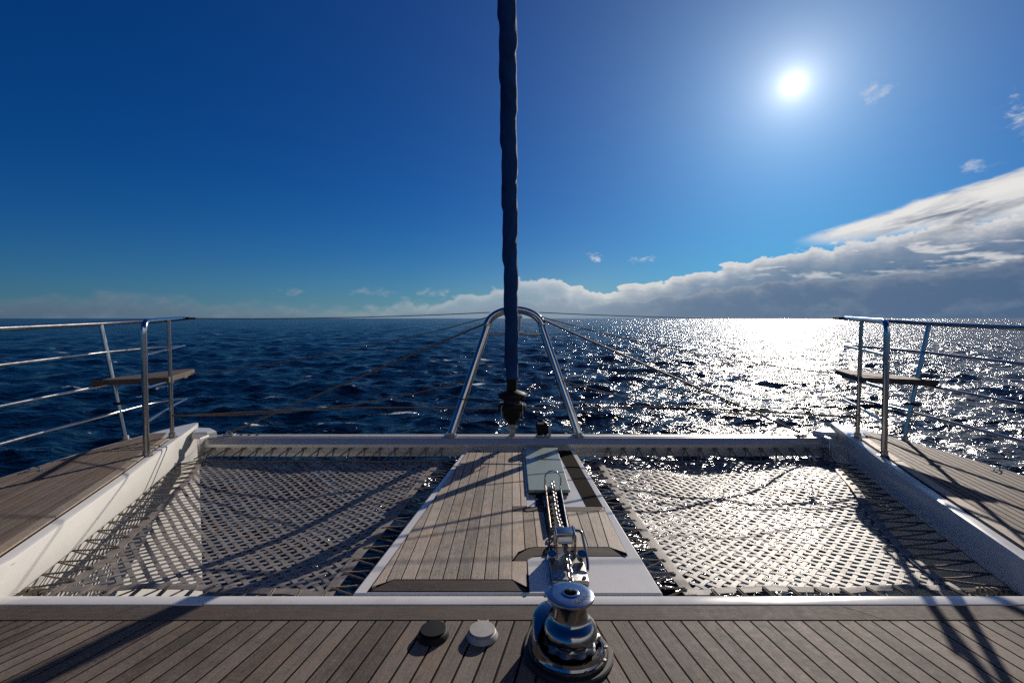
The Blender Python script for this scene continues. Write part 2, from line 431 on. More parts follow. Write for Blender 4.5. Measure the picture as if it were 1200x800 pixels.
def water_mat():
    m = bpy.data.materials.new('sea_water'); m.use_nodes = True
    g = NT(m.node_tree); b = g.n['Principled BSDF']
    tc = g.node('ShaderNodeTexCoord'); ob = tc.outputs['Object']
    mp = g.node('ShaderNodeMapping'); mp.inputs['Rotation'].default_value = (0, 0, R(-24)); mp.inputs['Scale'].default_value = (.62, 1.0, 1.0)
    g.l.new(ob, mp.inputs[0]); w = mp.outputs[0]
    def ridge(vec, sc, det, ro, dist):                         # sharp little crests
        return g.sub(1.0, g.mul(g.m('ABSOLUTE', g.sub(g.noise(vec, sc, det, ro, dist), .5)), 2.0))
    h = g.mul(ridge(w, .50, 3, .5, .3), .42)
    h = g.add(h, g.mul(ridge(w, 1.5, 3, .55, .5), .200))
    h = g.add(h, g.mul(ridge(w, 4.6, 3, .6, .6), .046))
    h = g.add(h, g.mul(g.noise(ob, 17.0, 3, .6), .008))
    bp = g.node('ShaderNodeBump'); bp.inputs['Strength'].default_value = 1.0; bp.inputs['Distance'].default_value = 1.0
    if 'Filter Width' in bp.inputs: bp.inputs['Filter Width'].default_value = .02
    g.put(bp.inputs['Height'], h); g.l.new(bp.outputs[0], b.inputs['Normal'])
    fo = g.node('ShaderNodeAttribute', attribute_name='foam').outputs['Fac']
    fn = g.noise(w, 5.5, 7, .72, .8)
    patch = g.noise(w, .16, 4, .6)
    cap = g.smooth(g.add(g.add(fo, g.mul(g.sub(fn, .5), 3.0)), g.mul(g.sub(patch, .5), .8)), .66, 1.05)
    deep = g.mix(g.smooth(g.noise(w, .35, 3, .5), .35, .7), (.0008, .0050, .014), (.0016, .012, .030))
    g.put(b.inputs['Base Color'], g.mix(cap, deep, (.62, .66, .68)))
    g.put(b.inputs['Roughness'], g.add(.165, g.mul(cap, .4)))
    b.inputs['IOR'].default_value = 1.333
    return m

# ------------------------------------------------------------------ sea: one sheet to the horizon
SEA = -1.5
def build_sea():
    rings = [.6]
    while rings[-1] < 45000:
        r = rings[-1]; rings.append(r + (max(.10, .0066*r) if r < 380 else .02*r))
    rad = np.array(rings)
    az = np.concatenate([np.linspace(R(-62), R(62), 1650), np.linspace(R(62), R(298), 122)[1:-1]])
    na, nr = len(az), len(rad)
    Rr, A = np.meshgrid(rad, az, indexing='ij')
    x0 = (Rr*np.sin(A)).ravel(); y0 = (Rr*np.cos(A)).ravel(); rr = Rr.ravel()
    x = x0.copy(); y = y0.copy(); z = np.zeros_like(x0); sl = np.zeros_like(x0)
    dr = np.where(rr < 380, np.maximum(.10, .0066*rr), .02*rr)
    N = 100; near = rr < 1200
    idx = np.nonzero(near)[0]; xa, ya, da = x0[idx], y0[idx], dr[idx]
    lam = np.exp(np.linspace(math.log(.40), math.log(13.), N))
    for i in range(N):
        th = R(203) + rng.normal()*R(38)           # waves run towards the boat from ahead and to the right
        k = 2*math.pi/lam[i]
        a = .0074*lam[i]*(1.0 if lam[i] < 1.7 else (1.7/lam[i])**.98)
        ph = rng.random()*6.283
        fade = np.clip(lam[i]/(2.6*da)-1, 0, 1)
        q = k*(math.sin(th)*xa + math.cos(th)*ya)+ph
        s, c = np.sin(q), np.cos(q)
        z[idx] += a*fade*c
        x[idx] -= math.sin(th)*a*fade*s*.85; y[idx] -= math.cos(th)*a*fade*s*.85
        sl[idx] += a*k*fade*c
    foam = np.clip((sl-.36)/.5, 0, 1)
    # broken water just ahead of the bows
    def pat(cx, cy, rx, ry, amp): return amp*np.exp(-((x0-cx)/rx)**2-((y0-cy)/ry)**2)
    foam += pat(-4.6, 12.0, 1.6, .9, .55) + pat(.9, 13.0, 1.3, .8, .45) + pat(3.0, 27, 2.0, 1.4, .45)
    for _ in range(420):
        rr_ = math.exp(rng.uniform(math.log(14), math.log(900))); aa = rng.uniform(R(-55), R(55))
        cx, cy = rr_*math.sin(aa), rr_*math.cos(aa); sz = .16+.0075*rr_
        near2 = np.nonzero((np.abs(x0-cx) < 5*sz*2) & (np.abs(y0-cy) < 5*sz))[0]
        foam[near2] += rng.uniform(.45, .95)*np.exp(-((x0[near2]-cx)/(sz*1.8))**2-((y0[near2]-cy)/(sz*.7))**2)
    co = np.empty((na*nr, 3), np.float32); co[:, 0] = x; co[:, 1] = y; co[:, 2] = z
    i = np.arange(nr-1)[:, None]*na; j = np.arange(na)[None, :]; j2 = (j+1) % na
    q = np.stack([i+j, i+na+j, i+na+j2, i+j2], -1).reshape(-1, 4)
    me = bpy.data.meshes.new('sea')
    me.vertices.add(len(co)); me.vertices.foreach_set('co', co.ravel())
    me.loops.add(q.size); me.loops.foreach_set('vertex_index', q.ravel().astype(np.int32))
    me.polygons.add(len(q)); me.polygons.foreach_set('loop_start', np.arange(0, q.size, 4, dtype=np.int32))
    at = me.attributes.new('foam', 'FLOAT', 'POINT'); at.data.foreach_set('value', foam.astype(np.float32))
    me.update(calc_edges=True); me.shade_smooth(); me.materials.append(water_mat())
    o = bpy.data.objects.new('sea', me); o.location = (0, 0, SEA); COL.objects.link(o)
    tag(o, 'dark blue choppy sea with small whitecaps and silver sun glitter', kind='structure')
build_sea()

# ------------------------------------------------------------------ foredeck
XS = .025                                     # the boat's centreline
def build_foredeck():
    fd = bpy.data.objects.new('foredeck', None); COL.objects.link(fd); fd['_loc'] = (0, 0, 0)
    tag(fd, 'weathered grey teak foredeck with black caulked seams and white front lip', kind='structure')
    b = MB(); b.prism([(-2.27, -1.5), (2.32, -1.5), (2.32, 1.972), (-2.27, 1.972)], -.12, -.0019)
    b.build('caulking', M['caulk'], fd)
    b = MB(); b.prism([(-2.27, -1.5), (2.32, -1.5), (2.32, 1.93), (-2.27, 1.93)], -.75, -.13)
    b.build('underside', M['gel'], fd)
    b = MB()
    left = []; x = .155
    while x > -3.6:
        left.append((x, 1.9, R(12.5 + 15.5*max(0, -x-.75)**1.0 if x > -1.6 else 12.5+15.5*.85)))
        x -= .0690 - .0085*min(1, max(0, (-x-.7)))
    left.reverse()
    reg = [(-2.27, -1.5), (2.32, -1.5), (2.32, 1.868), (-2.27, 1.868)]
    right = [(.245, 1.9, R(-12))]; x = .318
    while x < 3.4:
        right.append((x, 1.9, R(-(11.5-2.6*max(0, x-.4))))); x += .0692
    planks(b, reg, left, -.03, 0.0, gap=.0082)
    planks(b, reg, right, -.03, 0.0)
    planks(b, reg, [left[-1], right[0]], -.03, 0.0)
    b.build('planking', M['teak_fore'], fd)
    b = MB(); cuts = [-2.27, -1.60, 1.43, 2.32]
    def sl(i): return 0 if i in (0, 3) else (.045 if i == 1 else -.06)
    tn = (.25, .42, .62)
    for i in range(3):
        a, c = cuts[i], cuts[i+1]
        b.prism([(a-sl(i)+.001, 1.873), (c-sl(i+1)-.001, 1.873), (c+sl(i+1)-.001, 1.968), (a+sl(i)+.001, 1.968)], -.03, .0008, bev=.0012, uvdir=R(90), tint=tn[i])
    b.build('margin_board', M['teak_edge'], fd)
    b = MB()
    prof = [(1.9725, -.05), (1.9725, .0015), (1.9745, .0035), (1.985, .0050), (2.0, .0055), (2.022, .0055), (2.034, .003), (2.041, -.003), (2.044, -.02), (2.044, -.10), (2.02, -.13), (1.9725, -.13)]
    n = 3
    b.ring_loft([[(xx, p[0], p[1]) for p in prof] for xx in (-2.27, -.9, 0, 1.1, 2.32)])
    b.build('deck_lip', M['gel'], fd, smooth=28)
    b = MB()
    for dx, yy in ((.68, 2.0),):
        b.prism([(dx-.03, yy-.004), (dx+.03, yy-.004), (dx+.03, yy+.003), (dx-.03, yy+.003)], .0122, .0142)
    return fd
build_foredeck()

# ------------------------------------------------------------------ the two hulls
def zdeck(x, y): return .115 + (y-2.15)*.0214
ST = [(-1.6, 2.25, 3.42), (0.6, 2.25, 3.45), (2.15, 2.29, 3.47), (2.8, 2.485, 3.48), (3.27, 2.63, 3.47), (3.74, 2.79, 3.43), (4.1, 2.905, 3.36), (4.45, 3.02, 3.28), (4.64, 3.085, 3.21), (4.74, 3.13, 3.16)]
def edge_x(y, k):
    for a, b in zip(ST[:-1], ST[1:]):
        if a[0] <= y <= b[0]: return a[k] + (b[k]-a[k])*(y-a[0])/(b[0]-a[0])
def build_hull(s):
    side = 'left' if s < 0 else 'right'
    lab = ('white hull bow on the left, its inner side lit by the sun' if s < 0 else 'white hull bow on the right, its inner side in blue shade')
    X = lambda x: XS + s*x
    h = thing('catamaran_hull', (X(2.9), 2.0, SEA), lab, 'boat hull', 'bows of the catamaran')
    b = MB(); rings = []
    for y, xi, xo in ST:
        zd = zdeck(0, y); w = xo-xi; t = min(1, w/.8)
        rake = .10*(1-t)
        sec = [(xi+.20*t, -1.75), (xi+.10*t, -.60), (xi+.055*t, -.085), (xi+.004, -.062), (xi, -.045), (xi, zd-.022), (xi+.006*t, zd-.006), (xi+.022*t, zd),
               (xo-.03*t, zd), (xo-.008*t, zd-.008), (xo, zd-.03), (xo-.01*t, -.4), (xo-.20*t, -1.75)]
        ring = [(X(px), y, pz) for px, pz in sec]
        rings.append(ring if s > 0 else ring[::-1])
    b.ring_loft(rings)
    b.build('hull_shell', M['gel'], h, smooth=22)
    zt = lambda x, y: zdeck(x, y) + .009
    zb = lambda x, y: zdeck(x, y) - .01
    inn = [(X(edge_x(y, 1)+.135), y) for y in (-1.4, .6, 2.15, 2.8, 3.27, 3.74, 4.1)]
    out = [(X(edge_x(y, 2)-.062), y) for y in (4.3, 4.1, 3.74, 3.27, 2.8, 2.15, .6, -1.4)]
    reg = inn + [(X(edge_x(4.33, 1)+.17), 4.33)] + out
    b = MB(); b.prism(reg, zb, lambda x, y: zdeck(x, y)+.0072); b.build('caulking', M['caulk'], h)
    b = MB(); lines = []
    x = 1.2
    while x < 5.2:
        lines.append((X(x), 2.8, s*R(13))); x += .046
    if s < 0: lines.reverse()
    planks(b, reg, lines, zb, zt, gap=.0075, bev=.001)
    b.build('planking', M['teak_hull'], h)
    b = MB()
    ys = [-1.4, .6, 2.15, 2.8, 3.27, 3.74, 3.78]
    e = [q for q in ys]
    b2 = MB(); b2.prism([(X(edge_x(y, 1)+.060), y) for y in [-1.4, .6, 2.15, 2.8, 3.27, 3.74, 4.1]] + [(X(edge_x(y, 1)+.136), y) for y in [4.1, 3.74, 3.27, 2.8, 2.15, .6, -1.4]], zb, lambda x, y: zdeck(x, y)+.004)
    b2.build('caulking', M['caulk'], h)
    segs = [(-1.4, 2.55), (2.555, 3.50), (3.51, 3.78), (3.79, 4.12)]
    for y0, y1 in segs:
        ys = [y0] + [q[0] for q in ST if y0 < q[0] < y1] + [y1]
        P = [(X(edge_x(y, 1)+.068), y) for y in ys] + [(X(edge_x(y, 1)+.130), y) for y in ys[::-1]]
        b.prism(P, zb, lambda x, y: zdeck(x, y)+.012, bev=.002, uvdir=s*R(15), tint=random.uniform(.35, .9))
    b.build('margin_board', M['teak_pale'], h)
    # pad eye near the outer edge
    e = MB(); c = Vector((X(3.33), 3.30, zdeck(0, 3.3)+.009))
    e.tube([c+Vector((.032*math.cos(t), .012*math.cos(t), .028*math.sin(t))) for t in np.linspace(0, math.pi, 14)], .004, 8)
    e.lathe([(.0, .0), (.018, 0), (.018, .003), (0, .003)], c+Vector((-.032, -.012, 0)), 16); e.lathe([(.0, .0), (.018, 0), (.018, .003), (0, .003)], c+Vector((.032, .012, 0)), 16)
    e.build('pad_eye', M['steel'], h)
    # fairing where the cross beam meets the bow
    f = MB(); x0, x1 = 2.70, 3.02
    top = [(2.93, 4.34), (3.06, 4.62), (2.90, 4.60), (2.80, 4.44)]
    P = [(X(p[0]), p[1]) for p in [(2.97, 4.40), (3.075, 4.64), (2.93, 4.62), (2.80, 4.50), (2.84, 4.42)]]
    f.prism(P, .092, .150, bev=.02); f.build('beam_fairing', M['gel'], h)
    # scuffs on the inner wall
    return h
hullL = build_hull(-1); hullR = build_hull(1)

# ------------------------------------------------------------------ central walkway
WZ = .0075
def build_walkway():
    w = thing('walkway', (0, 3.2, -.12), 'white central walkway with silvery teak panels leading to the bow beam', 'walkway')
    b = MB()
    b.prism([(-.690, 2.0455), (.655, 2.0455), (.565, 4.343), (-.425, 4.343)], -.13, WZ, bev=.006)
    b.build('platform', M['gel'], w)
    t0, t1 = WZ, WZ+.013
    e = .004
    T1 = [(-.393, 4.262), (.092, 4.262), (.092, 2.992), (0, 2.992), (0, 2.138), (-.535, 2.138), (-.618, 2.078)]
    T1b = [(.0, 2.302), (.0, 2.138), (.066, 2.075), (.070, 2.302)]
    T2 = [(0, 2.902), (.525, 2.902), (.571, 2.972), (.576, 2.385), (.502, 2.449), (.12, 2.449), (.085, 2.44), (.03, 2.395), (.0, 2.308)]
    def grow(P, d):
        Q = [Vector(p) for p in P]
        if area(P) < 0: Q.reverse()
        return [(q.x, q.y) for q in inset(Q, -d)]
    p1 = thing_part = None
    b = MB(); lines = [(-.063*k, 2, 0.) for k in range(12, -1, -1)] + [(.056, 2, 0.), (.12, 2, 0)]
    lines[0] = (-.9, 2, 0)
    T1s = T1
    planks(b, T1s, lines, t0+.002, t1, gap=.0052, bev=.001)
    b.prism(T1b, t0+.002, t1, bev=.001, uvdir=0, tint=.7)
    pa = b.build('teak_panel', M['teak_walk'], w)
    b = MB()
    zf = lambda x, y: t1-.0005 - .010*max(0., min(1., (2.135-y)/.065))
    b.prism([(-.63, 2.066), (-.60, 2.060), (.05, 2.060), (.068, 2.068), (-.003, 2.134), (-.537, 2.134)], t0-.004, zf, bev=.003, uvdir=R(90), tint=.3)
    b.build('border_board', M['teak_edge'], pa)  # shade of the slope facing away from the sun put into the colour
    b = MB(); b.prism(grow([(-.393, 4.262), (.092, 4.262), (.092, 2.992), (.074, 2.992), (.074, 2.06), (-.63, 2.06)], .003), t0-.002, t0+.0012); b.prism(grow([(-.393, 4.262), (.092, 4.262), (.092, 2.992), (0, 2.992), (0, 2.139), (-.535, 2.139), (-.612, 2.085)], .002), t0+.001, t1-.0018); b.prism(grow(T1b, .003), t0+.001, t1-.0018); b.build('caulking', M['caulk'], pa)
    b = MB(); lines = [(.0, 2, 0), (.066, 2, 0.), (.130, 2, 0), (.196, 2, 0), (.262, 2, 0), (.328, 2, 0), (.394, 2, 0), (.446, 2.5, R(2)), (.502, 2.449, R(3.0)), (.9, 2.449, R(3.0))]
    planks(b, T2, lines, t0+.002, t1, gap=.0052, bev=.001)
    pb = b.build('teak_panel', M['teak_walk'], w)
    b = MB()
    zf2 = lambda x, y: t1-.0005 - .010*max(0., min(1., (2.447-y)/.07))
    b.prism([(.072, 2.306), (.082, 2.345), (.105, 2.368), (.14, 2.374), (.56, 2.374), (.582, 2.380), (.50, 2.446), (.12, 2.446), (.085, 2.437), (.032, 2.392), (.003, 2.306)], t0-.004, zf2, bev=.003, uvdir=R(90), tint=.35)
    b.build('border_board', M['teak_edge'], pb); b = MB()  # same painted shade on this sloping front board
    b.prism([(-.02+.022, 2.988), (.582, 2.984), (.524, 2.906), (.002, 2.906)], t0-.004, t1-.001, bev=.002, uvdir=R(90), tint=.4)
    b.build('border_board', M['teak_edge'], pb)
    b = MB(); b.prism([(.002, 2.31), (.03, 2.39), (.12, 2.375), (.583, 2.378), (.580, 2.985), (.002, 2.985)], t0-.002, t0+.0012); b.prism(grow(T2, .002), t0+.001, t1-.0018); b.build('caulking', M['caulk'], pb)
    # frosted glass plate, anti-slip strip, hinges
    b = MB(); b.prism([(.112, 3.205), (.392, 3.205), (.402, 4.31), (.112, 4.31)], WZ+.022, WZ+.040, bev=.003); gp = b.build('glass_plate', M['glass'], w)
    b = MB(); b.prism([(.122, 3.215), (.382, 3.215), (.392, 4.30), (.122, 4.30)], WZ+.001, WZ+.0215); b.build('gasket', M['rubber'], gp)
    b = MB(); b.prism([(.398+.012, 4.31), (.530, 4.31), (.575, 3.0), (.474, 3.0)], WZ+.0005, WZ+.004); b.build('antislip_strip', M['nonskid'], w)
    for hx in (-.30, .27):
        b = MB(); b.box((hx, 4.300, WZ+.012), (.05, .03, .02), bev=.004); b.tube([(hx-.028, 4.315, WZ+.02), (hx+.028, 4.315, WZ+.02)], .007, 8)
        b.build('hinge', M['worn'], w)
    # dark well beside the chain
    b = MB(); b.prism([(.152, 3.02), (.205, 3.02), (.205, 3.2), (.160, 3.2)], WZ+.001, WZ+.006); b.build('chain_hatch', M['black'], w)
    return w
build_walkway()

# ------------------------------------------------------------------ cross beam between the bows
BY0, BY1, BZ0, BZ1 = 4.35, 4.51, -.052, .108
def build_beam():
    o = thing('cross_beam', (XS, 4.43, BZ0), 'long pale alloy cross beam joining the two bows', 'beam')
    prof = [(BY0, BZ0), (BY0-.001, .012), (BY0+.006, .017), (BY0+.006, .022), (BY0-.001, .027), (BY0-.001, .056), (BY0+.006, .064), (BY0+.032, .097), (BY0+.040, .1045), (BY0+.052, BZ1), (BY1-.012, BZ1), (BY1, BZ1-.012), (BY1, BZ0)]
    b = MB(); b.ring_loft([[(x, p[0], p[1]) for p in prof] for x in np.linspace(XS-2.84, XS+2.84, 9)])
    b.build('beam_body', M['paint'], o, smooth=25)
    b = MB(); b.box((XS, 4.458, BZ1+.003), (5.5, .085, .006), bev=.002); b.build('top_plate', M['plate'], o)
    for s in (-1, 1):
        b = MB(); b.box((XS+s*2.845, 4.40, .02), (.028, .20, .21), bev=.008); b.build('end_bracket', M['paint'], o)
        b = MB()
        for k in range(5):
            c = (XS+s*(2.70-.075*k), 4.46, BZ1+.0075)
            b.lathe([(0, 0), (.013, 0), (.011, .004), (0, .004)], c, 12)
        b.build('fairlead_bolts', M['black'], o)
        b = MB(); b.box((XS+s*2.66, 4.46, BZ1+.012), (.10, .05, .012), bev=.004); b.tube([(XS+s*2.66+q, 4.46, BZ1+.018+.03*math.sin(math.pi*(q+.03)/.06)) for q in np.linspace(-.03, .03, 9)], .006, 8); b.build('stay_plate', M['worn'], o)
    return o
build_beam()

# ------------------------------------------------------------------ bow arch (A-frame)
AY = 4.455
def build_arch():
    a = thing('bow_arch', (XS, AY, BZ1), 'tall A-shaped polished steel arch standing on the middle of the cross beam', 'arch')
    fl, fr = D(528.5, 512, AY), D(677.7, 512, AY)
    kl, kr = D(531, 502, AY+.025), D(675.5, 502, AY+.025)
    sl, sr = D(569.5, 388, AY+.36), D(636.5, 388, AY+.36)
    c = (sl+sr)/2; w = (sr-sl).length/2
    topz = D(602, 363, AY+.42).z
    arc = []
    for t in np.linspace(0, math.pi, 21):
        arc.append(Vector((c.x - w*math.cos(t), AY+.36+.06*math.sin(t), sl.z + (topz-sl.z)*math.sin(t)**.85)))
    fl.z = fr.z = BZ1+.004
    path = [fl, kl] + arc + [kr, fr]
    P = spline(path, 4)
    b = MB(); b.tube(P, .038, 18); b.build('arch_tube', M['steel'], a, smooth=60)
    for f in (fl, fr):
        b = MB(); b.lathe([(0, 0), (.062, 0), (.062, .008), (.044, .014), (.044, .03), (.0, .03)], f+Vector((0, 0, .001)), 24); b.build('foot_flange', M['steel'], a)
    b = MB(); y = AY+.35
    zc = D(603, 391, y).z
    b.tube([(sl.x-.005, y, zc), (sr.x+.005, y, zc)], .014, 12); b.build('crossbar', M['steel'], a)
    b = MB(); x = D(609, 380, y).x
    b.tube([(x, y, zc), (x, y, D(609, 367, y).z)], .012, 10); b.box((x, y-.01, D(609, 371, y).z), (.05, .03, .03), bev=.006)
    b.box((x+.02, y, zc+.01), (.06, .03, .03), bev=.006)
    b.build('light_bracket', M['steel'], a)
    return a, sl, sr, c
arch, ARCH_L, ARCH_R, ARCH_C = build_arch()

# ------------------------------------------------------------------ furled headsail and its drum
FX = D(600.5, 500, 4.45).x
def stay_pt(z): # forestay axis
    return Vector((FX - .012*(z-.2), 4.45 - .10*(z-.2), z))
def build_sail():
    zb = D(600, 443, 4.42).z
    s = thing('furled_sail', stay_pt(zb), 'furled sail in a dark blue cover running up the forestay', 'sail')
    b = MB(); rings = []; n = 56
    zs = np.concatenate([np.linspace(zb, 4.4, 330), np.linspace(4.5, 9.0, 40)])
    for z in zs:
        r0 = .0515 + .0056*(z-zb); ctr = stay_pt(z); ring = []
        for k in range(n):
            t = 2*math.pi*k/n
            ph = t - z*5.2
            fr = ((t - z*13.0 + .35*math.sin(z*2.3))/(2*math.pi)) % 1.0
            fold = .0130*min(1.0, fr*1.12)*(1 if fr < .90 else max(0., (1-fr)/.10)) + .0022*math.sin(7*t-z*26) * (.5+.5*math.sin(z*3.7)) + .0012*math.sin(z*33+2*t)
            r = r0 + fold
            ring.append(ctr + Vector((r*math.cos(t), r*math.sin(t), 0)) + Vector((.0012*math.sin(z*6.1), .0012*math.cos(z*4.7), 0)))
        rings.append(ring)
    b.ring_loft(rings); b.build('sail_cover', M['bluecloth'], s, smooth=50)
    b = MB(); z0 = D(600, 474, 4.43).z
    b.tube([stay_pt(z) for z in np.linspace(z0, zb+.02, 6)], [.030, .036, .044, .046, .048, .048], 16); b.build('tack_sleeve', M['black'], s)
    # furling drum
    d = thing('furling_drum', stay_pt(.2), 'black furling drum with twin discs at the foot of the rolled blue sail', 'furling drum')
    y = 4.44
    zz = lambda v: D(600, v, y).z
    c = lambda v: stay_pt(zz(v))
    b = MB(); z = 0
    base = stay_pt(zz(466))
    Z = lambda v: zz(v)-base.z
    b.lathe([(.03, Z(455)), (.060, Z(457)), (.118, Z(459.5)), (.130, Z(461.5)), (.131, Z(464)), (.118, Z(466)), (.05, Z(466.5))], base, 36)
    b.build('upper_disc', M['black'], d)
    b = MB()
    for k in range(4): b.tube([(base.x+.074*math.cos(q), base.y+.074*math.sin(q), base.z+Z(467.3+k*1.15)) for q in np.linspace(0, 6.283, 30, endpoint=False)], .0052, 7, closed=True)
    b.build('wound_line', M['rope_dark'], d)
    b = MB(); b.lathe([(.03, Z(466)), (.066, Z(466.2)), (.066, Z(471.5)), (.03, Z(472))], base, 28); b.build('spool', M['black'], d)
    b = MB(); b.lathe([(.05, Z(471.2)), (.122, Z(472)), (.132, Z(474)), (.131, Z(477)), (.120, Z(479.5)), (.102, Z(481)), (.07, Z(481.5))], base, 36); b.build('lower_disc', M['black'], d)
    b = MB(); b.lathe([(.07, Z(480)), (.084, Z(481)), (.080, Z(487)), (.064, Z(491)), (.050, Z(493)), (.040, Z(496)), (.02, Z(496.5))], base, 28); b.build('drum_body', M['black'], d)
    b = MB(); w = .095; yb = y-.105
    b.tube(fillet([(base.x-w-.012, yb+.04, zz(488)), (base.x-w, yb, zz(485)), (base.x-w, yb, zz(473)), (base.x+w, yb, zz(471)), (base.x+w, yb, zz(485)), (base.x+w+.012, yb+.04, zz(488))], .015, 4), .0055, 8)
    b.build('guard_bow', M['worn'], d)
    b = MB(); x = base.x
    for q in (-.027, .027): b.box((x+q, y, (zz(491)+zz(503))/2), (.010, .04, zz(491)-zz(503)), bev=.003)
    b.tube([(x-.052, y, zz(500)), (x+.052, y, zz(500))], .012, 10)
    b.box((x, y, (zz(494)+zz(504))/2), (.026, .03, zz(494)-zz(504)), bev=.006)
    b.build('toggle', M['worn'], d)
    b = MB(); b.box((x, y+.005, (zz(500)+BZ1)/2), (.055, .028, zz(500)-BZ1+.02), bev=.006); b.lathe([(0, 0), (.012, 0), (.012, .006), (0, .006)], (x, y-.009, zz(507)), 12, axis=(0, -1, 0)); b.build('chain_plate', M['worn'], d)
    # small block with a sheave right of the drum
    k = thing('turning_block', (D(637, 515, y).x, y, BZ1), 'small black pulley block on the beam right of the furling drum', 'pulley')
    x = D(637, 505, y).x
    b = MB(); b.box((x-.012, y, zz(503)), (.105, .05, .10), bev=.02); b.lathe([(0, -.03), (.05, -.03), (.055, -.02), (.045, 0), (.055, .02), (.05, .03), (0, .03)], (x-.02, y, zz(499)), 20, axis=(0, 1, 0)); b.build('sheave', M['black'], k)
    b = MB(); b.box((x+.058, y, zz(503.5)), (.018, .055, zz(493)-zz(514)), bev=.004); b.box((x, y, BZ1+.011), (.13, .075, .010), bev=.003)
    b.box((x-.03, y-.03, zz(495)), (.06, .008, .02), bev=.003); b.build('cheek_plate', M['worn'], k)
    b = MB(); b.lathe([(0, 0), (.012, 0), (.012, .007), (0, .007)], (x-.005, y-.035, zz(509)), 12, axis=(0, -1, 0)); b.build('pin', M['steel'], k)
    return base
DRUM = build_sail()

# ------------------------------------------------------------------ bow pulpits with seats
def build_pulpit(s):
    lab = ('stainless bow rail with a wooden corner seat on the left hull' if s < 0 else 'stainless bow rail with a wooden corner seat on the right hull')
    X = lambda x, y, z: Vector((XS+s*x, y, z))
    o = thing('bow_rail', X(3.1, 4.1, zdeck(0, 4.1)), lab, 'railing', 'bow rails of the catamaran')
    za, zb, zc = zdeck(0, 3.66), zdeck(0, 4.19), zdeck(0, 4.1)
    A, B, C = X(2.825, 3.66, za), X(3.0, 4.19, zb), X(3.335, 4.1, zc)
    def atC(z): t = (z-zc)/1.0; return C + Vector((s*.175*t, 0, z-zc))
    def aft(y, z0, sl): # outboard rail running aft
        zz = z0 - (4.1-y)*sl; t = (zz-zdeck(0, y))
        return X(3.37+.145*t, y, zz)
    tip = X(3.32, 4.86, 1.2)
    top = [A, A+Vector((0, 0, .4)), Vector((A.x, A.y-.005, 1.178)), X(3.16, 4.55, 1.198), tip]
    b = MB(); b.tube(fillet([A, Vector((A.x-s*.012, A.y, 1.175)), tip], .10, 9), .0215, 14); b.build('post', M['steel'], o, smooth=60)
    b = MB(); b.tube([aft(-1.2, 1.155, .028), aft(1.5, 1.155, .028), aft(3.3, 1.155, .028), atC(1.155), X(3.46, 4.5, 1.175), tip], .0185, 12); b.build('top_rail', M['steel'], o, smooth=60)
    b = MB(); tB = Vector((B.x+s*.0, B.y, 1.187)); b.tube([B, tB], .0165, 12); pb = b.build('post', M['steel'], o, smooth=60)
    b = MB(); b.tube([C, atC(1.15)], .0165, 12); pc = b.build('post', M['steel'], o, smooth=60)
    for P, ax, par in ((A, (0, 0, 1), o), (B, (0, 0, 1), o), (C, (s*.175, 0, 1), o)):
        b = MB(); b.lathe([(0, 0), (.042, 0), (.042, .006), (.027, .011), (.027, .040), (.02, .044), (0, .044)], P, 20, axis=ax); b.build('post_socket', M['worn'], par)
    for z, zt, nm in ((.915, .93, 'mid_rail'), (.405, .395, 'low_rail')):
        tp = X(3.30, 4.86, zt)
        q = X(2.83, 3.66, z)
        path = fillet([aft(-1.2, z, .034), aft(1.5, z, .034), aft(3.3, z, .034), atC(z), X(3.42, 4.55, (z+zt)/2), tp, X(3.14, 4.42, (z+zt)/2), q], .10, 7)
        b = MB(); b.tube(path, .0125, 10); b.build(nm, M['steel'], o, smooth=60)
    b = MB(); b.tube([aft(-1.2, .648, .036), aft(1.5, .648, .036), aft(3.3, .648, .036), atC(.648)], .0125, 10)
    b.build('seat_rail', M['steel'], o, smooth=60)
    b = MB(); b.tube([X(2.83, 3.66, .662), X(3.0, 4.17, .655), X(3.1, 4.5, .652)], .0125, 10); b.build('seat_rail', M['steel'], o, smooth=60)
    b = MB()
    seat = [(3.45, 3.915), (3.0-.045, 4.11), (2.985, 4.17), (3.155, 4.72), (3.19, 4.80), (3.25, 4.83), (3.30, 4.80), (3.455, 4.02)]
    b.prism([(XS+s*p[0], p[1]) for p in seat], .652, .696, bev=.006, uvdir=s*R(-40), tint=.4)
    st = b.build('seat', M['teak_edge'], o)
    for p in ((3.05, 4.26), (3.17, 4.62)):
        b = MB(); b.box(X(p[0], p[1], .640), (.035, .05, .03), bev=.006); b.build('bracket', M['steel'], st)
    b = MB(); p = atC(.475); b.box(p, (.05, .05, .022), bev=.006); b.build('clamp', M['black'], o)
    b = MB(); b.tube([tip, tip+Vector((-s*.06, .0, .0))], .014, 10); b.tube([tip+Vector((-s*.065, 0, 0)), tip+Vector((-s*.12, 0, 0))], .010, 10)
    b.build('lifeline_fitting', M['black'], o)
    return tip
TIP_L = build_pulpit(-1); TIP_R = build_pulpit(1)

